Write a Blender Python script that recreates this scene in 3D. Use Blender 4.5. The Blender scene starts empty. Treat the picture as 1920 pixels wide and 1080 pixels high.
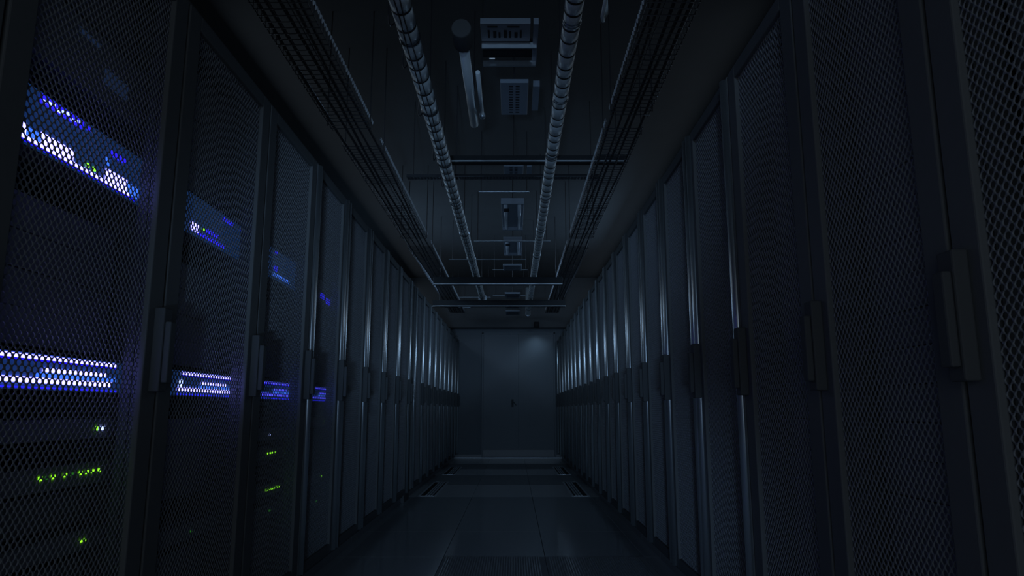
import bpy, math, random
import numpy as np
from mathutils import Vector, Matrix
random.seed(7)
S = bpy.context.scene
C = S.collection

# ------------------------------------------------------------------ camera
F_PX = 1300.0
PITCH = math.atan(228 / F_PX)
YAW = 3 / F_PX * math.cos(PITCH)
cam_data = bpy.data.cameras.new('camera')
cam_data.sensor_width = 36.0
cam_data.lens = F_PX / 1920 * 36.0
cam_data.clip_start = 0.02
cam = bpy.data.objects.new('camera', cam_data)
C.objects.link(cam)
cam.location = (0, 0, 0.88)
cam.rotation_euler = (math.radians(90) + PITCH, 0, YAW)
S.camera = cam

# ------------------------------------------------------------------ world + exposure
W = bpy.data.worlds.new('world')
S.world = W
W.use_nodes = True
bg = W.node_tree.nodes['Background']
bg.inputs[0].default_value = (0.70, 0.86, 1.0, 1)
bg.inputs[1].default_value = 0.010
S.view_settings.view_transform = 'Standard'
S.view_settings.look = 'None'
S.view_settings.gamma = 1.0
S.view_settings.exposure = 0.0

def lamp(kind, name, loc, rot, energy, color, **kw):
    l = bpy.data.lights.new(name, kind)
    l.energy = energy; l.color = color
    for k, v in kw.items():
        setattr(l, k, v)
    o = bpy.data.objects.new(name, l); C.objects.link(o)
    o.location = loc; o.rotation_euler = rot
    return o
R = math.radians
# added soft fill panel behind the camera, lifting the near racks
lamp('AREA', 'rear_fill', (-0.1, -1.6, 1.2), (R(90), 0, 0), 8.0, (0.68, 0.83, 1.0), shape='RECTANGLE', size=1.7, size_y=2.2)
# added fill strips, out of view above the rack tops on both sides
lamp('AREA', 'side_fill_long', (-2.0, 8.4, 3.0), (R(70), 0, R(-90)), 4.5, (0.68, 0.83, 1.0), shape='RECTANGLE', size=9.0, size_y=0.3)
lamp('AREA', 'side_fill_long', (1.75, 8.4, 3.0), (R(70), 0, R(90)), 4.0, (0.68, 0.83, 1.0), shape='RECTANGLE', size=9.0, size_y=0.3)
lamp('AREA', 'side_fill_short', (-1.9, 9.0, 2.75), (R(60), 0, R(-90)), 10.0, (0.40, 0.66, 1.0), shape='RECTANGLE', size=2.4, size_y=0.2)  # shorter added strips, unseen, that brighten the far rails and pipes
lamp('AREA', 'side_fill_short', (1.7, 9.0, 2.75), (R(60), 0, R(90)), 10.0, (0.40, 0.66, 1.0), shape='RECTANGLE', size=2.4, size_y=0.2)
# ceiling luminaire behind the photographer
lamp('SPOT', 'rear_ceiling_spot', (0.0, -1.6, 3.0), (R(90-9), 0, 0), 70.0, (0.40, 0.66, 1.0), spot_size=R(32), spot_blend=0.6, shadow_soft_size=0.10)
# added low fill spots behind the camera, for pipes and lower rails
lamp('SPOT', 'rear_low_fill', (-0.25, -1.6, 0.35), (R(90+14), 0, 0), 200.0, (0.36, 0.62, 1.0), spot_size=R(26), spot_blend=0.6, shadow_soft_size=0.12)
lamp('SPOT', 'rear_low_fill', (0.0, -1.6, 0.45), (R(90), 0, 0), 130.0, (0.36, 0.62, 1.0), spot_size=R(26), spot_blend=0.6, shadow_soft_size=0.12)
# downlight in front of the end wall
lamp('SPOT', 'end_wall_downlight', (0.43, 12.86, 2.37), (R(20), 0, 0), 3.0, (0.45, 0.72, 1.0), spot_size=R(112), spot_blend=1.0, shadow_soft_size=0.04)

# ------------------------------------------------------------------ materials
def pmat(name, col, rough=0.5, metal=0.0, spec=0.5, noise=0.0, nscale=12.0, emit=None, estr=0.0, bump=0.0, aniso=0.0):
    m = bpy.data.materials.new(name); m.use_nodes = True
    nt = m.node_tree; b = nt.nodes['Principled BSDF']
    b.inputs['Roughness'].default_value = rough
    b.inputs['Metallic'].default_value = metal
    b.inputs['Specular IOR Level'].default_value = spec
    b.inputs['Base Color'].default_value = (*col, 1)
    if aniso: b.inputs['Anisotropic'].default_value = aniso
    if emit:
        b.inputs['Emission Color'].default_value = (*emit, 1)
        b.inputs['Emission Strength'].default_value = estr
    if noise or bump:
        tc = nt.nodes.new('ShaderNodeTexCoord')
        n = nt.nodes.new('ShaderNodeTexNoise'); n.inputs['Scale'].default_value = nscale
        n.inputs['Detail'].default_value = 4
        nt.links.new(tc.outputs['Object'], n.inputs['Vector'])
        if noise:
            r = nt.nodes.new('ShaderNodeValToRGB')
            r.color_ramp.elements[0].color = (*[c * (1 - noise) for c in col], 1)
            r.color_ramp.elements[1].color = (*[min(1, c * (1 + noise)) for c in col], 1)
            nt.links.new(n.outputs['Fac'], r.inputs['Fac'])
            nt.links.new(r.outputs['Color'], b.inputs['Base Color'])
        if bump:
            bp = nt.nodes.new('ShaderNodeBump'); bp.inputs['Strength'].default_value = bump
            bp.inputs['Distance'].default_value = 0.002
            nt.links.new(n.outputs['Fac'], bp.inputs['Height'])
            nt.links.new(bp.outputs['Normal'], b.inputs['Normal'])
    return m

BLK = 0.155
M = {
    'rack': pmat('rack_black_powder_coat', (BLK*.92, BLK*.97, BLK), 0.75, spec=0.2, noise=0.06, nscale=30),
    'mesh': pmat('perforated_steel', (0.25, 0.265, 0.29), 0.7, 0.0, 0.2, noise=0.05, nscale=40),
    'trim': pmat('door_edge_trim', (0.85, 0.92, 0.97), 0.36, 0.95),
    'handle': pmat('handle_black_plastic', (0.09, 0.095, 0.10), 0.8, 0.0, 0.2),
    'inner': pmat('equipment_front_black', (0.30, 0.30, 0.32), 0.5, noise=0.05),
    'panel_blue': pmat('blue_plastic_with_spill', (0.10, 0.22, 0.45), 0.4, emit=(0.05, 0.24, 0.9), estr=0.075),  # faint emission stands in for light-bar spill on the blue plastic
    'wall': pmat('painted_wall', (0.15, 0.17, 0.19), 0.6, noise=0.04, nscale=3),
    'doorm': pmat('painted_door', (0.16, 0.18, 0.20), 0.5, noise=0.03, nscale=2),
    'ceil': pmat('dark_ceiling', (0.10, 0.105, 0.11), 0.8, noise=0.1, nscale=4),
    'pipe': pmat('pipe_foil_jacket', (0.80, 0.88, 0.95), 0.35, 0.45, noise=0.12, nscale=9, bump=0.3),
    'seam': pmat('pipe_seam_black', (0.01, 0.01, 0.012), 0.6),
    'clamp': pmat('clamp_steel', (0.55, 0.6, 0.65), 0.25, 1.0),
    'steel': pmat('galvanised_steel', (0.60, 0.66, 0.72), 0.35, 0.9, noise=0.1, nscale=20),
    'beam': pmat('dark_steel_beam', (0.025, 0.027, 0.03), 0.7, 0.0, 0.2),
    'rim': pmat('rim_highlight_zinc', (0.8, 0.85, 0.9), 0.4, 0.3),  # pale colour drawn in for the dotted highlights along the tray rims
    'rod': pmat('hanger_rod_black', (0.05, 0.05, 0.055), 0.5, 0.2),
    'wire': pmat('wire_basket_zinc', (0.14, 0.15, 0.17), 0.3, 0.9),
    'cable': pmat('black_cable', (0.03, 0.03, 0.035), 0.45),
    'fixture': pmat('fixture_grey_enamel', (0.24, 0.28, 0.34), 0.45),
    'tube': pmat('lamp_tube_glass', (0.55, 0.62, 0.70), 0.2),
    'slot': pmat('slot_black', (0.02, 0.02, 0.025), 0.7),
    'skirt': pmat('skirting_black', (0.25, 0.25, 0.26), 0.4),
    'grille': pmat('brushed_aluminium', (0.85, 0.90, 0.95), 0.35, 0.3),
    'led_blue': pmat('light_bar_blue_white', (0.02, 0.02, 0.1), 0.4, emit=(0.26, 0.24, 1.0), estr=4.2),
    'led_glow': pmat('light_bar_bloom_blue', (0.02, 0.02, 0.1), 0.4, emit=(0.012, 0.006, 1.0), estr=0.9),  # emission painted in as the blue bloom around the light bars
    'led_far': pmat('light_bar_far_blue', (0.02, 0.02, 0.1), 0.4, emit=(0.08, 0.08, 1.0), estr=1.6),
    'led_soft': pmat('light_bar_blue_soft', (0.02, 0.02, 0.1), 0.4, emit=(0.04, 0.16, 0.9), estr=1.3),
    'disp': pmat('display_blue', (0.02, 0.02, 0.1), 0.4, emit=(0.02, 0.012, 1.0), estr=1.4),
    'led_green': pmat('led_green', (0.02, 0.1, 0.01), 0.4, emit=(0.28, 1.0, 0.02), estr=1.6),
    'led_green_dim': pmat('led_green_dim', (0.02, 0.1, 0.01), 0.4, emit=(0.06, 0.5, 0.05), estr=0.25),
    'led_white': pmat('led_white_blue', (0.1, 0.1, 0.2), 0.4, emit=(0.35, 0.45, 1.0), estr=2.5),
}

def floor_material():
    m = bpy.data.materials.new('raised_floor_tiles'); m.use_nodes = True
    nt = m.node_tree; b = nt.nodes['Principled BSDF']
    tc = nt.nodes.new('ShaderNodeTexCoord')
    n = nt.nodes.new('ShaderNodeTexNoise'); n.inputs['Scale'].default_value = 260; n.inputs['Detail'].default_value = 2
    nt.links.new(tc.outputs['Object'], n.inputs['Vector'])
    r = nt.nodes.new('ShaderNodeValToRGB')
    r.color_ramp.elements[0].position = 0.35; r.color_ramp.elements[1].position = 0.65
    r.color_ramp.elements[0].color = (0.40, 0.43, 0.46, 1); r.color_ramp.elements[1].color = (0.52, 0.56, 0.60, 1)
    nt.links.new(n.outputs['Fac'], r.inputs['Fac']); nt.links.new(r.outputs['Color'], b.inputs['Base Color'])
    n2 = nt.nodes.new('ShaderNodeTexNoise'); n2.inputs['Scale'].default_value = 1.4
    nt.links.new(tc.outputs['Object'], n2.inputs['Vector'])
    b.inputs['Specular IOR Level'].default_value = 1.0
    mr = nt.nodes.new('ShaderNodeMapRange'); mr.inputs['To Min'].default_value = 0.10; mr.inputs['To Max'].default_value = 0.17
    nt.links.new(n2.outputs['Fac'], mr.inputs['Value']); nt.links.new(mr.outputs['Result'], b.inputs['Roughness'])
    return m
M['floor'] = floor_material()
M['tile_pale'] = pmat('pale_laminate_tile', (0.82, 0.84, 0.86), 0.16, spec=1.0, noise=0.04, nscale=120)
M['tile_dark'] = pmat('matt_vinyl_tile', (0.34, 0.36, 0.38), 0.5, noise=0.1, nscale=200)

# ------------------------------------------------------------------ mesh helpers
class MB:
    def __init__(s): s.v = []; s.f = []
    def box(s, x0, x1, y0, y1, z0, z1):
        n = len(s.v)
        s.v += [(x, y, z) for z in (z0, z1) for y in (y0, y1) for x in (x0, x1)]
        s.f += [tuple(n + i for i in q) for q in ((0,2,3,1),(4,5,7,6),(0,1,5,4),(2,6,7,3),(0,4,6,2),(1,3,7,5))]
        return s
    def tube(s, pts, r, seg=10, caps=True):
        pts = [Vector(p) for p in pts]; n0 = len(s.v); rs = r if isinstance(r, (list, tuple)) else [r] * len(pts)
        for i, p in enumerate(pts):
            a = pts[max(0, i-1)]; b = pts[min(len(pts)-1, i+1)]
            t = (b - a)
            if t.length < 1e-9: t = Vector((0, 1, 0))
            t.normalize()
            up = Vector((0, 0, 1)) if abs(t.z) < 0.95 else Vector((1, 0, 0))
            u = t.cross(up).normalized(); w = u.cross(t)
            for k in range(seg):
                an = 2 * math.pi * k / seg
                s.v.append(tuple(p + (u * math.cos(an) + w * math.sin(an)) * rs[i]))
        for i in range(len(pts)-1):
            for k in range(seg):
                a = n0 + i*seg + k; b = n0 + i*seg + (k+1) % seg
                s.f.append((a, b, b+seg, a+seg))
        if caps:
            s.f.append(tuple(n0 + k for k in reversed(range(seg))))
            s.f.append(tuple(n0 + (len(pts)-1)*seg + k for k in range(seg)))
        return s
    def poly_extrude(s, prof, z0, z1):          # prof in x,y
        n = len(s.v); k = len(prof)
        s.v += [(x, y, z0) for x, y in prof] + [(x, y, z1) for x, y in prof]
        s.f += [(n+i, n+(i+1) % k, n+k+(i+1) % k, n+k+i) for i in range(k)]
        s.f += [tuple(n+i for i in reversed(range(k))), tuple(n+k+i for i in range(k))]
        return s
    def build(s, name, mat, parent=None, smooth=False, bevel=0.0, loc=None):
        me = bpy.data.meshes.new(name); me.from_pydata(s.v, [], s.f); me.update()
        me.materials.append(mat)
        if smooth:
            for p in me.polygons: p.use_smooth = len(p.vertices) == 4
        o = bpy.data.objects.new(name, me); C.objects.link(o)
        if parent: o.parent = parent
        if loc: o.location = loc
        if bevel:
            b = o.modifiers.new('bevel', 'BEVEL'); b.width = bevel; b.segments = 2; b.limit_method = 'ANGLE'
        return o
def tag(o, label, cat, group=None):
    o['label'] = label; o['category'] = cat
    if group: o['group'] = group
    return o
def empty(name, loc, label, cat, group=None):
    o = bpy.data.objects.new(name, None); C.objects.link(o); o.location = loc
    o.empty_display_size = 0.1
    return tag(o, label, cat, group)
def struct(o):
    o['kind'] = 'structure'; return o

# ------------------------------------------------------------------ setting
XL, XR = -1.03, 0.83          # rack door faces
YW = 13.2                     # end wall
seams_y = [-0.6, 0.4, 1.4, 2.4, 3.4, 4.42, 5.32, 6.25, 7.36, 8.50, 9.75, 10.70, 11.75, YW]
seams_x = [-2.6, -2.2, -1.62, -1.02, -0.425, 0.19, 0.79, 1.39, 1.99, 2.5]
fb = MB()
g = 0.0015
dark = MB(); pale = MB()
for j in range(len(seams_y)-1):
    for i in range(len(seams_x)-1):
        y0, y1 = seams_y[j], seams_y[j+1]
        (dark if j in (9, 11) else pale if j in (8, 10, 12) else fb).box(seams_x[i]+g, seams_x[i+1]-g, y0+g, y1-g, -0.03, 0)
struct(fb.build('floor', M['floor'], bevel=0.0012))
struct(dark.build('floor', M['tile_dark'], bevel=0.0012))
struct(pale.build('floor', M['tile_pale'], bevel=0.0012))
struct(MB().box(-2.6, 2.5, -0.6, YW, -0.08, -0.035).build('floor', M['slot']))
struct(MB().box(-2.6, 2.5, -1.6, YW+0.1, 3.35, 3.45).build('ceiling', M['ceil']))
struct(MB().box(-2.6, 2.5, YW, YW+0.1, -0.08, 3.35).build('wall_end', M['wall']))
struct(MB().box(-2.7, -2.6, -1.6, YW+0.1, -0.08, 3.45).build('wall_left', M['wall']))
struct(MB().box(2.5, 2.6, -1.6, YW+0.1, -0.08, 3.45).build('wall_right', M['wall']))
# dropped bulkhead at the end of the aisle
struct(MB().box(-2.6, 2.5, 12.96, YW, 2.40, 3.35).build('trim_1', M['ceil']))
# end wall: double door + frame + skirting
struct(MB().box(-1.1, -0.60, YW-0.02, YW, 0, 0.06).box(0.79, 0.9, YW-0.02, YW, 0, 0.06).build('baseboard_end', M['skirt']))
struct(MB().box(-2.5, 2.4, YW-0.06, YW-0.027, 0, 0.004).build('trim_2', M['steel']))
df = MB().box(-0.60, -0.57, YW-0.03, YW, 0, 2.33).box(0.76, 0.79, YW-0.03, YW, 0, 2.33).box(-0.60, 0.79, YW-0.03, YW, 2.30, 2.33)
door = struct(df.build('door_1', M['doorm'], bevel=0.003))
MB().box(-0.568, 0.093, YW-0.022, YW, 0.15, 2.295).build('door_leaf', M['doorm'], door, bevel=0.002)
MB().box(0.097, 0.758, YW-0.022, YW, 0.15, 2.295).build('door_leaf', M['doorm'], door, bevel=0.002)
MB().box(-0.568, 0.758, YW-0.026, YW, 0.013, 0.148).build('kick_plate', M['skirt'], door, bevel=0.002)
h = MB().tube([(-0.02, YW-0.022, 1.02), (-0.02, YW-0.055, 1.02)], 0.012).tube([(-0.02, YW-0.055, 1.02), (0.0, YW-0.058, 1.02), (0.05, YW-0.058, 0.96)], 0.008)
h.box(-0.04, 0.0, YW-0.027, YW-0.021, 0.93, 1.07)
h.build('door_handle', M['handle'], door, smooth=False)

# ------------------------------------------------------------------ perforated door sheet
def sheet(width, height, px=0.0205, pz=0.0122, th=0.0012):
    """elongated hexagonal perforation: sheet in the y/z plane, origin at lower front corner, facing +x"""
    cell = [(.5,.053),(.25,.2775),(0,.503),(-.25,.2775),(-.5,.053),(-.5,-.053),(-.25,-.2775),(0,-.503),(.25,-.2775),(.5,-.053)]
    cell = np.array(cell) * np.array([px, 2*pz*0.9])
    cell[:,1] = np.array([.095,.5,.905,.5,.095,-.095,-.5,-.905,-.5,-.095]) * pz
    an = np.arctan2(cell[:,1]/pz*0.9, cell[:,0]/px*1.8)
    hole = np.stack([np.cos(an)*px*0.385, np.sin(an)*pz*0.60], 1)
    cs = []
    rows = int(height/pz)
    for r in range(rows):
        off = px/2 if r % 2 else 0
        n = int((width-off)/px)
        for c in range(n):
            cs.append((off + (c+0.5)*px, (r+0.5)*pz))
    cs = np.array(cs); N = len(cs)
    ring = np.concatenate([cell, hole, hole], 0)                 # 30 verts
    xs = np.concatenate([np.zeros(20), np.full(10, -th*2)])
    V = np.zeros((N, 30, 3)); V[:,:,1] = cs[:,None,0] + ring[None,:,0]; V[:,:,2] = cs[:,None,1] + ring[None,:,1]; V[:,:,0] = xs[None]
    q = []
    for k in range(10):
        k2 = (k+1) % 10
        q.append((k, k2, 10+k2, 10+k)); q.append((10+k, 10+k2, 20+k2, 20+k))
    q = np.array(q)
    Fq = (q[None] + (np.arange(N)*30)[:,None,None]).reshape(-1, 4)
    me = bpy.data.meshes.new('mesh_panel')
    nv = N*30; nf = len(Fq)
    me.vertices.add(nv); me.vertices.foreach_set('co', V.reshape(-1))
    me.loops.add(nf*4); me.loops.foreach_set('vertex_index', Fq.reshape(-1).astype(np.int32))
    me.polygons.add(nf)
    me.polygons.foreach_set('loop_start', np.arange(0, nf*4, 4, dtype=np.int32))
    me.update(calc_edges=True); me.validate()
    me.materials.append(M['mesh'])
    return me

RT = 2.20                    # rack height
DZ0, DZ1 = 0.09, 2.16        # door
SW = 0.085                   # stile width
cache = {}
ORD = ['nearest', 'second', 'third', 'fourth', 'fifth', 'sixth', 'seventh', 'eighth', 'ninth', 'tenth', 'eleventh', 'twelfth',
       'thirteenth', 'fourteenth', 'fifteenth', 'sixteenth', 'seventeenth', 'eighteenth', 'nineteenth', 'twentieth']

def rack_proto(w, side, skip=(), trims=True):
    """rack of width w standing at x=0 (door face), from y=0 to w, body behind it; side -1 = left row (faces +x)"""
    key = (round(w, 3), side, skip, trims)
    if key in cache: return cache[key]
    s = 1 if side < 0 else -1          # direction of the aisle
    d = 0.95
    def bx(mb, a, b, y0, y1, z0, z1):  # a,b = distances behind the face
        x0, x1 = sorted((-s*a, -s*b)); mb.box(x0, x1, y0, y1, z0, z1); return mb
    P = []
    gp = 0.002
    fr = MB()
    bx(fr, 0.03, 0.06, gp, SW, DZ0-0.03, RT); bx(fr, 0.03, 0.06, w-SW, w-gp, DZ0-0.03, RT)
    bx(fr, 0.03, 0.06, SW, w-SW, DZ1-0.06, RT); bx(fr, 0.03, 0.06, SW, w-SW, DZ0-0.03, DZ0+0.04)
    P.append(('cabinet_frame', fr, M['rack'], 0.002, False, []))
    P.append(('side_panel', bx(MB(), 0.0601, d, gp, 0.02, 0.06, RT-0.012), M['rack'], 0, False, []))
    P.append(('side_panel', bx(MB(), 0.0601, d, w-0.02, w-gp, 0.06, RT-0.012), M['rack'], 0, False, []))
    P.append(('top_panel', bx(MB(), 0.0601, d, gp, w-gp, RT-0.011, RT), M['rack'], 0, False, []))
    P.append(('back_panel', bx(MB(), d-0.02, d, 0.0201, w-0.0201, 0.06, RT-0.0121), M['rack'], 0, False, []))
    P.append(('base_plinth', bx(MB(), 0.05, d, gp, w-gp, 0.0, 0.058), M['skirt'], 0, False, []))
    runs = [MB()]
    z = 0.14
    while z < 2.08:
        if not any(a-0.002 < z+0.086 and b+0.002 > z for a, b in skip): bx(runs[-1], 0.125, 0.14, 0.06, w-0.06, z, z+0.086)
        elif runs[-1].v: runs.append(MB())
        z += 0.089
    for blank in runs:
        if blank.v: P.append(('blanking_panel', blank, M['inner'], 0, False, []))
    # door: frame with trims, perforated sheet and handle as sub-parts
    dr = MB()
    y0, y1 = 0.006, w-0.006
    bx(dr, 0.0, 0.028, y0, SW, DZ0, DZ1); bx(dr, 0.0, 0.028, w-SW, y1, DZ0, DZ1)
    bx(dr, 0.0, 0.028, SW, w-SW, DZ1-0.05, DZ1); bx(dr, 0.0, 0.028, SW, w-SW, DZ0, DZ0+0.05)
    sub = []
    for yc in ((0.030, w-0.030) if trims else ()):
        prof = []
        for k in range(13):
            a = math.pi*k/12 - math.pi/2
            prof.append((s*0.019*math.cos(a), yc + 0.021*math.sin(a)))
        if s < 0: prof = prof[::-1]
        sub.append(('door_trim', MB().poly_extrude(prof, DZ0+0.01, DZ1-0.01), M['trim'], 0, True))
    hb = MB()
    bx(hb, -0.030, 0.0, w-0.052, w-0.004, 0.93, 1.17)
    bx(hb, -0.048, -0.030, w-0.046, w-0.012, 0.955, 1.13)
    sub.append(('handle', hb, M['handle'], 0.004, False))
    P.append(('door', dr, M['rack'], 0.004, False, sub))
    cache[key] = (P, sheet(w-2*SW+0.02, DZ1-DZ0-0.08), s, {})
    return cache[key]

def make_rack(x, y0, w, side, label, group, skip=(), trims=True):
    P, sh, s, built = rack_proto(w, side, skip, trims)
    root = empty('server_rack', (x, y0, 0), label, 'server rack', group)
    def put(key, name, mb, mat, bev, smooth, parent):
        if key not in built:
            o = mb.build(name, mat, parent, smooth=smooth, bevel=bev); built[key] = o
        else:
            o = built[key].copy(); C.objects.link(o); o.parent = parent
        return o
    for i, (name, mb, mat, bev, sm, sub) in enumerate(P):
        o = put(i, name, mb, mat, bev, sm, root)
        for j, (n2, m2, mt2, b2, s2) in enumerate(sub):
            put((i, j), n2, m2, mt2, b2, s2, o)
        if name == 'door':
            ms = bpy.data.objects.new('mesh_panel', sh); C.objects.link(ms); ms.parent = o
            if s > 0:
                ms.location = (-0.014, SW-0.01, DZ0+0.04)
            else:
                ms.location = (0.014, SW-0.01 + (w-2*SW+0.02), DZ0+0.04); ms.rotation_euler = (0, 0, math.pi)
    return root

LJ = [-0.14, 0.56, 1.29, 2.02, 2.77, 3.48, 4.15, 4.83, 5.50, 6.17, 6.86]
LJ2 = [7.20, 7.84, 8.47, 9.10, 9.73, 10.36, 10.99, 11.62, 12.25, 12.88]
RJ = [0.07, 0.68, 1.29, 1.90, 2.52, 3.14, 3.76, 4.38, 4.98, 5.58, 6.18, 6.79, 7.40, 8.01, 8.62, 9.23, 9.84, 10.47, 11.10, 11.74, 12.40, 13.04]
GL = 'server racks in the row on the left of the aisle'
GR = 'server racks in the row on the right of the aisle'
def snap(w): return round(w*50)/50
def what(n): return ORD[n] if n else 'nearest'
left = [(a, b) for a, b in zip(LJ[:-1], LJ[1:])] + [(a, b) for a, b in zip(LJ2[:-1], LJ2[1:])]
left = left[1:]
SKIP = {1: ((.925,1.007),(1.472,1.608),(.69,.745),(.806,.856),(.53,.575),(1.69,1.86)),
        2: ((.925,1.007),(1.472,1.608),(.45,.50)), 3: ((.925,1.007),(1.472,1.608),(.745,.795),(.66,.71),(.50,.55),(.41,.46)),
        4: ((.925,1.007),(1.472,1.608),(.79,.835),(.48,.53),(.355,.40))}
extra = {1: 'black mesh-door rack largest at left, bright blue light bars and green LEDs inside',
         2: 'black mesh-door rack with a blue light bar, just beyond the largest lit rack at left',
         3: 'black mesh-door rack with small blue bars, third lit one from the left edge',
         4: 'black mesh-door rack with the smallest blue bars, farthest lit one on the left'}
for n, (a, b) in enumerate(left):
    w = b - a
    if n == 0: lab = 'dark mesh-door rack cut by the left picture edge, before the largest lit rack'
    elif n in extra: lab = extra[n]
    elif n < 9: lab = 'unlit black rack with shiny door edges in left row, %s beyond the smallest blue bars' % ['first','second','third','fourth','fifth'][n-5]
    else:
        k = len(left)-1-n
        lab = ('unlit black rack in the left row, closest to the end wall' if k == 0 else 'unlit black rack in the left row, %s counting back from the end wall' % ORD[k])
    make_rack(XL, a, w, -1, lab, GL, SKIP.get(n, ()), n > 3)
right = list(zip(RJ[:-1], RJ[1:]))[1:]
for n, (a, b) in enumerate(right):
    w = b - a
    if n == 0: lab = 'black rack in right row, its dark door edge fills the right picture edge'
    elif n == 1: lab = 'black rack in the right row with the broadest visible speckled mesh door'
    elif n == 2: lab = 'black rack in right row, narrower speckled mesh door beside the broadest one'
    elif n < 11: lab = 'black rack in the right row with shiny door edges, %s beyond the two speckled doors' % ['first','second','third','fourth','fifth','sixth','seventh','eighth'][n-3]
    else:
        k = len(right)-1-n
        lab = ('black rack in the right row, closest to the end wall' if k == 0 else 'black rack in the right row, %s counting back from the end wall' % ORD[k])
    make_rack(XR, a, w, 1, lab, GR, (), n > 2)
# filler column between the two halves of the left row
t = MB().box(XL-0.9, XL-0.02, 6.866, 7.194, 0, RT).build('filler_panel', M['rack'], bevel=0.003)
tag(t, 'narrow plain black filler column closing the gap in the left rack row', 'filler panel')

# ------------------------------------------------------------------ rack equipment (left row)
XE = -1.097                   # fronts of the equipment
XB = -1.115
def unit(name, label, cat, y0, y1, z0, z1, mat, group=None, depth=0.6):
    r = empty(name, (XE-depth/2, (y0+y1)/2, z0), label, cat, group)
    o = (XE-depth/2, (y0+y1)/2, z0)
    c = MB().box(-depth/2, depth/2-0.010, y0-o[1], y1-o[1], 0, z1-z0).build('chassis', M['rack'], r)
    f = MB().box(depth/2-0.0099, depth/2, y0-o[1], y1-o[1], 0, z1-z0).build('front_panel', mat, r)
    def on(nm, m, a, b, c0, c1, t=0.003):
        a = max(a, y0+0.003); b = min(b, y1-0.003)
        return MB().box(depth/2+0.0001, depth/2+t, a-o[1], b-o[1], c0-z0, c1-z0).build(nm, m, r)
    return on
def leds(on, pts, z, m, sy=0.009, sz=0.008):
    for y in pts:
        on('led', m, y-sy/2, y+sy/2, z-sz/2, z+sz/2, 0.003)

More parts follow.
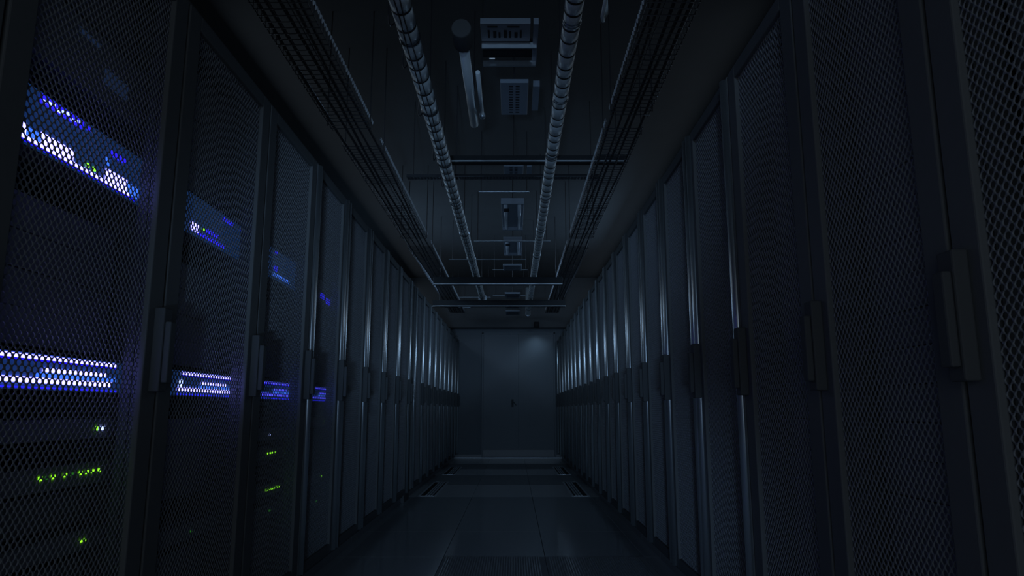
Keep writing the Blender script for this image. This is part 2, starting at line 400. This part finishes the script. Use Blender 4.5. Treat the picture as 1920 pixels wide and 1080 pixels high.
rk = [(1.29, 2.02, 1.40, 1.97, 1), (2.02, 2.77, 2.20, 2.715, 2), (2.77, 3.48, 2.98, 3.43, 3), (3.48, 4.15, 3.66, 4.10, 4)]
where = {1: 'the largest lit rack at left', 2: 'the second lit rack from the left', 3: 'the third lit rack from the left', 4: 'the farthest lit rack on the left'}
for a, b, y0, y1, k in rk:
    lo, hi = a+0.03, b-0.03
    # storage array, waist height
    LB = 'led_blue' if k < 3 else 'led_far'
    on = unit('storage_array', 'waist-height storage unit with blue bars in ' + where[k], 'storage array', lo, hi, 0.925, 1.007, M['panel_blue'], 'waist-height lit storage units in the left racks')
    dy = {1: 0, 2: 0.86, 3: 1.63, 4: 2.41}[k]; sc = {1: 1, 2: 0.86, 3: 0.75, 4: 0.58}[k]
    Y = lambda y: 1.42 + dy + (y-1.42)*sc
    on('light_bar', M[LB], max(lo, Y(1.38 if k == 1 else 1.45)), Y(1.915), 0.994, 1.004)
    on('light_bar_glow', M['led_glow'], max(lo, Y(1.38 if k == 1 else 1.45)), Y(1.92), 0.9895, 0.9939)
    on('drive_bay_lights', M[LB], Y(1.62), Y(1.87), 0.966, 0.976)
    on('drive_bay_lights', M['led_soft'], Y(1.60), Y(1.92), 0.9545, 0.9655)
    on('light_bar', M[LB], Y(1.42 if k > 1 else 1.37), Y(1.93 if k > 1 else 1.90), 0.940, 0.953)
    on('light_bar', M['disp'], Y(1.42), Y(1.93), 0.928, 0.931)
    if k < 4:
        ce = min(Y(1.995)+0.004, hi-0.004)
        on('corner_light', M['led_white'], ce-0.012, ce, 0.935, 0.992)
    if k < 3:
        on('corner_light', M['led_white'], Y(1.43), Y(1.455), 0.955, 0.978)
    # blade enclosure, head height
    if k < 4:
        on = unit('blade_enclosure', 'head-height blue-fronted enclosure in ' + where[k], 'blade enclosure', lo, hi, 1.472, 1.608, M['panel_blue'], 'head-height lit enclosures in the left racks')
    else:
        on = unit('blade_enclosure', 'head-height enclosure with small blue patch in ' + where[k], 'blade enclosure', lo, hi, 1.472, 1.608, M['inner'], 'head-height lit enclosures in the left racks')
    if k == 1:
        on('light_bar', M['led_blue'], 1.405, 1.90, 1.478, 1.488)
        on('light_bar', M['led_blue'], 1.405, 1.47, 1.488, 1.514)
        on('light_bar', M['led_blue'], 1.52, 1.64, 1.488, 1.515)
        on('light_bar', M['led_soft'], 1.47, 1.52, 1.488, 1.508)
        on('light_bar', M['led_blue'], 1.78, 1.88, 1.488, 1.520)
        on('light_bar', M['led_soft'], 1.88, 1.95, 1.484, 1.515)
        on('display', M['disp'], 1.505, 1.665, 1.582, 1.603)
        for q in range(9):
            on('display_mark', M['led_white'], 1.510+q*0.017, 1.518+q*0.017+0.003*(q % 2), 1.584+0.004*(q % 3), 1.591+0.004*(q % 3), 0.0045)
        on('light_bar_glow', M['led_glow'], 1.405, 1.93, 1.4725, 1.4778)
        on('display', M['disp'], 1.682, 1.694, 1.588, 1.598)
        on('display', M['disp'], 1.795, 1.865, 1.562, 1.576)
        on('status_label', M['led_soft'], 1.775, 1.79, 1.530, 1.55)
        leds(on, (1.70, 1.728), 1.499, M['led_green'], 0.011, 0.010)
    elif k == 2:
        on('light_bar', M['led_blue'], 2.285, 2.335, 1.484, 1.512)
        on('light_bar', M['disp'], 2.335, 2.56, 1.480, 1.490)
        on('display', M['disp'], 2.40, 2.50, 1.503, 1.516)
        on('display', M['disp'], 2.53, 2.62, 1.585, 1.596)
        on('display', M['disp'], 2.70, 2.715, 1.59, 1.598)
        leds(on, (2.375,), 1.507, M['led_green'], 0.012, 0.007)
    elif k == 3:
        on('light_bar', M['disp'], 3.105, 3.15, 1.51, 1.53)
        on('light_bar', M['led_soft'], 3.10, 3.32, 1.484, 1.498)
        on('display', M['disp'], 3.115, 3.14, 1.588, 1.598)
    else:
        on('light_bar', M['disp'], 3.88, 3.96, 1.505, 1.535)
        on('light_bar', M['disp'], 4.00, 4.10, 1.490, 1.525)
# network switches / servers with small LEDs
SGRP = 'servers with small indicator lights in the left racks'
on = unit('server_unit', 'dark server with long row of green LEDs at knee height in largest lit rack', 'server', 1.34, 1.97, 0.690, 0.745, M['inner'], SGRP)
leds(on, (1.654, 1.700), 0.722, M['led_green'], 0.011, 0.010)
leds(on, (1.745, 1.806, 1.833, 1.858, 1.886), 0.722, M['led_green'], 0.010, 0.009)
leds(on, (1.677, 1.772), 0.722, M['led_green_dim'], 0.009, 0.008)
on = unit('server_unit', 'dark server with one green and two white-blue LEDs in largest lit rack', 'server', 1.34, 1.97, 0.806, 0.856, M['inner'], SGRP)
leds(on, (1.855,), 0.831, M['led_green'], 0.009, 0.010); leds(on, (1.873, 1.889), 0.831, M['led_white'], 0.012, 0.010)
on = unit('server_unit', 'dark server with two dim green LEDs near the floor in largest lit rack', 'server', 1.34, 1.97, 0.530, 0.575, M['inner'], SGRP)
leds(on, (1.838, 1.852), 0.552, M['led_green'], 0.008, 0.006)
on = unit('server_unit', 'dark server with faint blue label above the glowing enclosure in largest lit rack', 'server', 1.34, 1.97, 1.69, 1.86, M['inner'], SGRP)
on('status_label', pmat('label_faint_blue', (0.05, 0.1, 0.2), 0.4, emit=(0.06, 0.13, 0.35), estr=0.10), 1.73, 1.84, 1.74, 1.785)
on('status_label', bpy.data.materials['label_faint_blue'], 1.61, 1.70, 1.82, 1.835)
on = unit('server_unit', 'dark server with a faint green LED low in second lit rack', 'server', 2.06, 2.73, 0.45, 0.50, M['inner'], SGRP)
leds(on, (2.462,), 0.473, M['led_green_dim'], 0.012, 0.006)
on = unit('server_unit', 'dark server with single tiny blue LED in the third lit rack', 'server', 2.81, 3.45, 0.745, 0.795, M['inner'], SGRP)
leds(on, (3.179,), 0.769, M['led_white'], 0.010, 0.006)
on = unit('server_unit', 'dark server with a short dotted green LED row in the third lit rack', 'server', 2.81, 3.45, 0.66, 0.71, M['inner'], SGRP)
leds(on, (3.17, 3.20, 3.23, 3.265), 0.687, M['led_green'], 0.014, 0.007)
leds(on, (3.43,), 0.68, M['led_green'], 0.010, 0.006)
on = unit('server_unit', 'dark server with a long dotted green LED row in the third lit rack', 'server', 2.81, 3.45, 0.50, 0.55, M['inner'], SGRP)
leds(on, (3.17, 3.20, 3.23, 3.26, 3.29, 3.32, 3.35), 0.527, M['led_green'], 0.014, 0.006)
on = unit('server_unit', 'dark server with one faint green LED lowest in the third lit rack', 'server', 2.81, 3.45, 0.41, 0.46, M['inner'], SGRP)
leds(on, (3.237,), 0.434, M['led_green_dim'], 0.014, 0.008)
on = unit('server_unit', 'dark server with tiny green LED below the blue bars in farthest lit rack', 'server', 3.52, 4.12, 0.79, 0.835, M['inner'], SGRP)
leds(on, (4.10,), 0.811, M['led_green'], 0.02, 0.008)
on = unit('server_unit', 'dark server with faint green LED at knee height in farthest lit rack', 'server', 3.52, 4.12, 0.48, 0.53, M['inner'], SGRP)
leds(on, (4.09,), 0.504, M['led_green'], 0.03, 0.006)
on = unit('server_unit', 'dark server with dim green LED lowest in the farthest lit rack', 'server', 3.52, 4.12, 0.355, 0.40, M['inner'], SGRP)
leds(on, (3.994,), 0.378, M['led_green_dim'], 0.03, 0.008)

# ------------------------------------------------------------------ floor grilles and ribbed tiles
def grille(x0, x1, y0, y1, label):
    cx, cy = (x0+x1)/2, (y0+y1)/2
    r = empty('floor_grille', (cx, cy, 0), label, 'floor grille', 'narrow floor grilles along the rack rows')
    hw, hl = (x1-x0)/2, (y1-y0)/2
    fr = MB().box(-hw, -hw+.022, -hl, hl, 0.0005, 0.0035).box(hw-.022, hw, -hl, hl, 0.0005, 0.0035).box(-hw, hw, -hl, -hl+.008, 0.0005, 0.0025).box(-hw, hw, hl-.008, hl, 0.0005, 0.0025)
    fr.build('frame', M['grille'], r)
    MB().box(-hw+.015, hw-.015, -hl+.015, hl-.015, 0.0005, 0.002).build('recess', M['slot'], r)
    for k in range(3):
        x = (hw-.05-0.028*k) * (1 if cx < 0 else -1)
        MB().box(x-.009, x+.009, -hl+.015, hl-.015, 0.0021, 0.004).build('slat', M['grille'], r)
grille(-0.985, -0.80, 7.42, 8.83, 'longer metal floor grille at the foot of the left rack row')
grille(-0.985, -0.80, 9.80, 11.10, 'shorter distant metal floor grille at the foot of the left rack row')
grille(0.60, 0.785, 7.42, 8.83, 'longer metal floor grille at the foot of the right rack row')
grille(0.60, 0.785, 9.80, 11.10, 'shorter distant metal floor grille at the foot of the right rack row')
def ribbed(x0, x1, y0, y1, label):
    r = empty('ribbed_floor_tile', ((x0+x1)/2, (y0+y1)/2, 0), label, 'floor tile', 'ribbed airflow tiles in the foreground')
    hw, hl = (x1-x0)/2, (y1-y0)/2
    MB().box(-hw+.004, hw-.004, -hl+.004, hl-.004, 0.0003, 0.0015).build('tile_base', M['tile_dark'], r)
    m = MB(); n = int((2*hw-.04)/0.0145)
    for k in range(n):
        x = -hw+.02+k*0.0145; m.box(x, x+.007, -hl+.03, hl-.03, 0.0016, 0.005)
    m.build('ribs', M['floor'], r)
ribbed(-0.425, 0.19, 3.4, 4.42, 'dark ribbed airflow tile at bottom centre, left of the seam')
ribbed(0.19, 0.79, 3.4, 4.42, 'dark ribbed airflow tile at bottom centre, right of the seam')

# ------------------------------------------------------------------ overhead pipes
def pipe(x, z, y0, y1, r, label, elbow, rng, lines=False):
    root = empty('insulated_pipe', (x, y0, z), label, 'pipe', 'two long banded pipes over the aisle')
    L = y1-y0
    pts = [(0, 0, 0)]; rs = [r]
    y = 0
    pos = []
    while y < L-0.2:
        y += rng.uniform(0.085, 0.15) * (1 + y*0.03)
        pos.append(y)
    for p in pos:
        if p > L-0.05: break
        pts += [(0, p-0.004, 0), (0, p-0.002, 0), (0, p+0.002, 0), (0, p+0.004, 0)]; rs += [r, r*0.95, r*0.95, r]
    pts.append((0, L, 0)); rs.append(r)
    body = MB().tube(pts, rs, 32)
    body.build('pipe_jacket', M['pipe'], root, smooth=True)
    sb0 = None
    for p in pos:
        if p > L-0.05: break
        if sb0 is None:
            sb0 = MB().tube([(0, -0.0075, 0), (0, 0.0075, 0)], r*1.012, 32, caps=False).build('seam_band', M['seam'], root, smooth=True)
            o = sb0
        else:
            o = sb0.copy(); C.objects.link(o); o.parent = root
        o.location = (0, p, 0)
    cl = 0.28
    while cl < L:
        MB().tube([(0, cl-.012, 0), (0, cl-.008, 0), (0, cl-.004, 0)], [r*1.02, r*1.09, r*1.02], 32, caps=False).tube([(0, cl+.010, 0), (0, cl+.014, 0), (0, cl+.018, 0)], [r*1.02, r*1.09, r*1.02], 32, caps=False).build('clamp', M['clamp'], root, smooth=True)
        MB().tube([(0, cl, r), (0, cl, 3.35-z)], 0.004, 6).build('hanger_rod', M['rod'], root)
        cl += 0.62 + cl*0.10
    if lines:
        for dx in (-0.010, 0.014):
            pp = [(dx + 0.003*math.sin(k*1.7+dx*90), 0.02 + L*k/60*0.99, -r-0.0035) for k in range(61)]
            MB().tube(pp, 0.0032, 6).build('underside_line', M['cable'], root)  # two thin black tubes along the pipe's underside
    if elbow == 'up':
        pp = []
        for k in range(9):
            a = math.pi/2*k/8
            pp.append((0, L+0.10*math.sin(a), 0.10*(1-math.cos(a))))
        pp.append((0, L+0.10, 0.5))
        MB().tube(pp, r*1.02, 24).build('pipe_elbow', M['pipe'], root, smooth=True)
        MB().tube([(0, L-.03, 0), (0, L, 0)], r*1.12, 24).build('elbow_collar', M['clamp'], root, smooth=True)
    else:
        MB().tube([(0, L-.01, 0), (0, L+.02, 0)], r*1.5, 24).build('end_flange', M['clamp'], root, smooth=True)
        MB().tube([(0, L+.021, 0), (0, L+.05, 0), (0, L+.07, 0)], [r*1.0, r*1.0, r*0.6], 20).build('end_cap', M['pipe'], root, smooth=True)
pipe(-0.486, 2.60, 1.35, 10.75, 0.046, 'blue-grey banded pipe over the aisle, the left one with twin dark lines', 'flange', random.Random(3), True)
pipe(0.262, 2.60, 1.2, 12.55, 0.041, 'blue-grey banded pipe over the aisle, the straighter right one reaching farther', 'up', random.Random(5))

# short vertical-looking conduit with collar
r = empty('conduit', (-0.242, 3.1, 2.62), 'short thick conduit with a round collar beside the left banded pipe', 'conduit')
MB().tube([(0, 0, 0), (0, 0.95, 0)], 0.026, 20).build('tube', M['pipe'], r, smooth=True)
MB().tube([(0, -0.15, 0.0), (0, -0.14, 0), (0, -0.01, 0), (0, 0.0, 0)], [0.044, 0.047, 0.047, 0.040], 24).build('collar', M['handle'], r, smooth=True)
MB().tube([(0, 0.9, 0.02), (0, 0.9, 0.73)], 0.004, 6).build('hanger_rod', M['rod'], r)
r = empty('conduit', (-0.187, 3.38, 2.62), 'short thin conduit just right of the thick collared conduit', 'conduit')
MB().tube([(0, 0, 0), (0, 0.54, 0)], 0.012, 16).build('tube', M['pipe'], r, smooth=True)
MB().tube([(0, 0.53, 0), (0, 0.56, 0)], 0.018, 16).build('end_cap', M['clamp'], r, smooth=True)
MB().tube([(0, 0.5, 0.01), (0, 0.5, 0.73)], 0.003, 6).build('hanger_rod', M['rod'], r)

# wire basket trays
def tray(x0, x1, z, segs, label):
    r = empty('cable_tray', ((x0+x1)/2, segs[0][0], z), label, 'cable tray', 'wire basket trays above the aisle')
    cx = (x0+x1)/2; hw = (x1-x0)/2
    for a, b in segs:
        o = segs[0][0]
        m = MB()
        for x, zz in ((-hw, 0.05), (-hw, 0.0), (hw, 0.05), (hw, 0.0), (-hw*.33, -0.0), (hw*.33, -0.0)):
            m.tube([(x, a-o, zz), (x, b-o, zz)], 0.0025, 6)
        m.build('long_wires', M['wire'], r)
        m = MB(); y = a-o+.01
        while y < b-o:
            m.tube([(-hw-.003, y, .055), (-hw-.003, y, -.004), (hw+.003, y, -.004), (hw+.003, y, .055)], 0.0025, 5)
            y += 0.05
        m.build('cross_wires', M['wire'], r)
        m = MB(); y = a-o+.01; xi = hw+.003 if cx < 0 else -hw-.003
        zz = []
        while y < b-o:
            zz += [(xi, y, .040), (xi, y+.012, .060)]; y += 0.036
        m.tube(zz, 0.0048, 5)
        m.build('rim_highlight', M['rim'], r)
        for y in (a-o+.1, b-o-.1):
            for x in (-hw-.008, hw+.008):
                MB().tube([(x, y, -.01), (x, y, 3.35-z)], 0.004, 6).build('hanger_rod', M['rod'], r)
    for k in range(5):
        x = -hw + (k+.5)*hw*2/5
        pts = [(x+.01*math.sin(k*2+j*.5), segs[0][0]*0 + (segs[-1][1]-segs[0][0])*j/40, 0.008+.006*(k % 2)) for j in range(41)]
        MB().tube(pts, 0.008, 8).build('data_cable', M['cable'], r)
tray(-1.13, -0.885, 2.60, [(1.2, 4.1), (4.35, 6.9), (7.2, 12.4)], 'dark wire basket tray hanging left of the left banded pipe')
tray(0.575, 0.80, 2.60, [(1.2, 3.9), (4.05, 6.9), (7.2, 12.4)], 'dark wire basket tray hanging right of the right banded pipe')

# beams and struts across the aisle
def beam(name, y, z0, z1, x0, x1, dep, mat, label, cat, hang=True, group='cross members over the aisle'):
    r = empty(name, ((x0+x1)/2, y, z0), label, cat, group)
    hw = (x1-x0)/2
    MB().box(-hw, hw, -dep/2, dep/2, 0, z1-z0).build('channel', mat, r, bevel=min(0.003, (z1-z0)/4))
    if mat is M['beam']: MB().box(-hw, hw, -dep/2-.012, -dep/2-.0005, -.002, .008).build('edge_highlight', M['steel'], r)  # steel strip added as the bright highlight along the beam's lower edge
    if hang:
        for x in (-hw*.9, hw*.9):
            MB().tube([(x, 0, z1-z0), (x, 0, 3.35-z0)], 0.005, 6).build('hanger_rod', M['rod'], r)
beam('ceiling_beam', 8.72, 2.45, 2.545, -1.02, 0.62, 0.10, M['beam'], 'broad black beam crossing below both banded pipes, nearer one', 'beam')
beam('ceiling_beam', 10.62, 2.45, 2.545, -1.25, 0.80, 0.10, M['beam'], 'broad black beam crossing below the pipes, farther one near their ends', 'beam')
beam('ceiling_beam', 5.02, 2.72, 2.77, -0.50, 0.85, 0.08, M['beam'], 'dark blue-grey beam crossing above the pipes in front of small vented box', 'beam')
for y, z, x0, x1, lab in [
    (2.98, 2.80, -0.42, 0.17, 'thin bright strut topmost in the picture between the pipes'),
    (5.92, 2.78, -0.31, 0.14, 'thin strut between the pipes below the small vented box'),
    (7.66, 2.76, -0.45, 0.42, 'thin strut beyond the twin-tube fixture, crossing behind both pipes'),
    (8.9, 2.82, -0.85, 0.16, 'thin pale strut just before the nearer broad beam, left half longer'),
    (9.7, 2.84, -0.30, 0.20, 'short thin strut just above the nearer broad beam'),
    (11.6, 2.78, -0.35, 0.2, 'short thin strut seen between the two broad beams'),
    (11.9, 2.80, -1.1, -0.4, 'thin strut at far left between the two broad beams')]:
    beam('strut', y, z, z+0.007, x0, x1, 0.03, M['steel'], lab, 'strut', group='thin steel struts over the aisle')
# perforated strut
r = empty('perforated_strut', (-0.10, 5.3, 2.70), 'slotted steel strut crossing over both pipes, seen as faint dashes', 'strut')
m = MB()
for k in range(60):
    x = -0.75 + k*0.0255
    m.box(x, x+.010, -.03, .03, 0, 0.003)
m.box(-.75, .78, -.035, -.03, 0, .02).box(-.75, .78, .03, .035, 0, .02)
m.build('channel', M['wire'], r)
for x in (-.7, .72): MB().tube([(x, 0, .003), (x, 0, .65)], 0.004, 6).build('hanger_rod', M['rod'], r)

# central boxes and fixtures
def fixture(name, x0, x1, y0, y1, z, hgt, label, cat, kind='plain', group=None):
    hgt = 0.025
    r = empty(name, ((x0+x1)/2, (y0+y1)/2, z), label, cat, group)
    hw, hl = (x1-x0)/2, (y1-y0)/2
    MB().box(-hw, hw, -hl, hl, 0, hgt).build('housing', M['fixture'], r, bevel=0.004)
    if kind == 'vent':
        m = MB(); n = max(3, int(hl*2/0.04))
        for k in range(n):
            y = -hl*.8 + k*hl*1.6/(n-1)
            for x in (-.02, .02): m.box(x-.012, x+.012, y-.006, y+.006, -.003, -.0003)
        m.build('vent_slots', M['slot'], r)
        MB().box(hw+.03, hw+.07, -hl*.6, hl*.9, 0.02, 0.06).build('side_channel', M['fixture'], r)
    if kind == 'tubes':
        for x in (-hw*.6, hw*.6):
            MB().tube([(x, -hl*.94, -.018), (x, hl*.94, -.018)], 0.017, 14).build('lamp_tube', M['tube'], r, smooth=True)
        MB().box(-hw, hw, -hl, -hl*.95, -.035, -.0003).box(-hw, hw, hl*.95, hl, -.035, -.0003).build('end_cap', M['fixture'], r)
        MB().box(-hw*.75, -hw*.3, -hl*.7, -hl*.5, -.042, -.036).build('tube_clip', M['slot'], r)
    if kind == 'plain':
        m = MB()
        for k in range(4): m.box(-hw*.8, hw*.8, -hl*.8+k*hl*.5, -hl*.8+k*hl*.5+hl*.12, -.004, -.0003)
        m.build('vent_slots', M['slot'], r)
    MB().tube([(0, 0, hgt), (0, 0, 3.35-z)], 0.006, 6).build('hanger_rod', M['rod'], r)
    return r
# open frame with grille panel
r = empty('control_box', (0, 3.28, 2.76), 'open steel frame with pale slotted panel, topmost between the pipes', 'control box')
MB().box(-.165, .085, -.13, 0.04, 0, 0.03).build('panel', M['fixture'], r, bevel=0.002)
m = MB()
for i in range(7):
    m.box(-.13+i*.027, -.13+i*.027+.010+.006*(i % 2), -.07+.01*(i % 3), .0, -.003, -.0003)
m.box(-.13, -.08, -.11, -.098, -.003, -.0003); m.box(-.03, .03, -.11, -.098, -.003, -.0003)
m.build('panel_slots', M['slot'], r)
MB().box(-.165, .12, .05, .062, -.03, 0.0).build('frame_bar', M['steel'], r)
MB().box(-.165, .12, .24, .252, -.03, 0.0).build('frame_bar', M['steel'], r)
MB().box(.10, .125, -.13, .27, -.004, .03).build('frame_side', M['fixture'], r)
MB().tube([(-.13, .20, -.01), (-.10, .20, -.01)], 0.008, 10).build('latch', M['clamp'], r)
for x in (-.15, .11): MB().tube([(x, .1, .03), (x, .1, .59)], 0.004, 6).build('hanger_rod', M['rod'], r)
# cross rail of that frame
MB().box(-.165, .12, .062, .24, .02, .03).build('frame_back', M['beam'], r)
fixture('vented_box', -0.08, 0.09, 3.86, 4.32, 2.80, 0.08, 'dark vented box with two slot columns between the pipes, nearer one', 'vented box', 'vent')
fixture('vented_box', -0.08, 0.08, 5.30, 5.62, 2.80, 0.08, 'small vented box just beyond the dark blue-grey beam', 'vented box', 'vent')
fixture('ceiling_light', -0.12, 0.10, 6.35, 7.35, 2.84, 0.06, 'unlit twin-tube ceiling light between the pipes, the nearer one', 'ceiling light', 'tubes', 'twin-tube ceiling lights')
fixture('ceiling_light', -0.12, 0.10, 7.85, 8.60, 2.84, 0.06, 'unlit twin-tube ceiling light between the pipes, the farther one', 'ceiling light', 'tubes', 'twin-tube ceiling lights')
for a, b, z, lab in [(9.0, 9.35, 2.76, 'small slotted box between the pipes just before the nearer broad beam'),
                  (9.75, 10.3, 2.72, 'small slotted box seen right under the nearer broad beam'),
                  (10.9, 11.4, 2.70, 'small slotted box between the two broad beams'),
                  (11.6, 12.0, 2.62, 'small slotted box just beyond the farther broad beam'),
                  (12.2, 12.7, 2.60, 'farthest small slotted box beside the end of right banded pipe')]:
    fixture('slotted_box', -0.14, 0.11, a, b, z, 0.08, lab, 'slotted box', 'plain', 'slotted boxes down the middle of the ceiling')
# cable loops beside the left pipe
for i, (y, label) in enumerate([(2.75, 'thin hanging cable loop left of left pipe, topmost'), (3.15, 'thin hanging cable loop left of left pipe, second from top'),
                                (3.75, 'thin hanging cable loop left of left pipe, third from top'), (4.5, 'thin hanging cable loop left of left pipe, fourth from top'),
                                (5.1, 'thin hanging cable loop left of left pipe, lowest')]):
    pts = [(-0.53-0.035*math.sin(math.pi*k/12), y+0.30*k/12, 2.78-0.17*math.sin(math.pi*k/12)) for k in range(13)]
    tag(MB().tube(pts, 0.0035, 6).build('cable_loop', M['wire'], smooth=True), label, 'cable', 'cable loops beside the left banded pipe')
pts = [(0.42, 2.55, 2.75), (0.405, 2.75, 2.66), (0.40, 2.86, 2.62), (0.41, 2.91, 2.63), (0.43, 2.94, 2.68), (0.43, 2.95, 3.35)]
tag(MB().tube(pts, 0.009, 10).build('bent_conduit', M['pipe'], smooth=True), 'hooked thin conduit at the top right of right banded pipe', 'conduit')
# pale strip lamp far left + wall lamp housing
r = empty('ceiling_light', (-0.98, 12.1, 2.66), 'short pale unlit strip light above the far end of left rack row', 'ceiling light')
MB().box(-.24, .24, -.05, .05, 0, .05).build('housing', M['fixture'], r, bevel=0.003)
MB().box(-.0, .22, -.04, .04, -.02, -.0003).build('diffuser', M['tube'], r)
MB().tube([(0, 0, .05), (0, 0, .69)], 0.005, 6).build('hanger_rod', M['rod'], r)
r = empty('wall_downlight', (0.43, 12.86, 2.36), 'dark downlight casting the soft glow on the end wall', 'wall light')
MB().tube([(0, 0, 0.03), (0, 0, 0.13)], 0.05, 20).build('lamp_housing', M['beam'], r, smooth=True)
MB().box(-.02, .02, 0.04, 0.099, 0.08, 0.11).build('bracket', M['beam'], r)
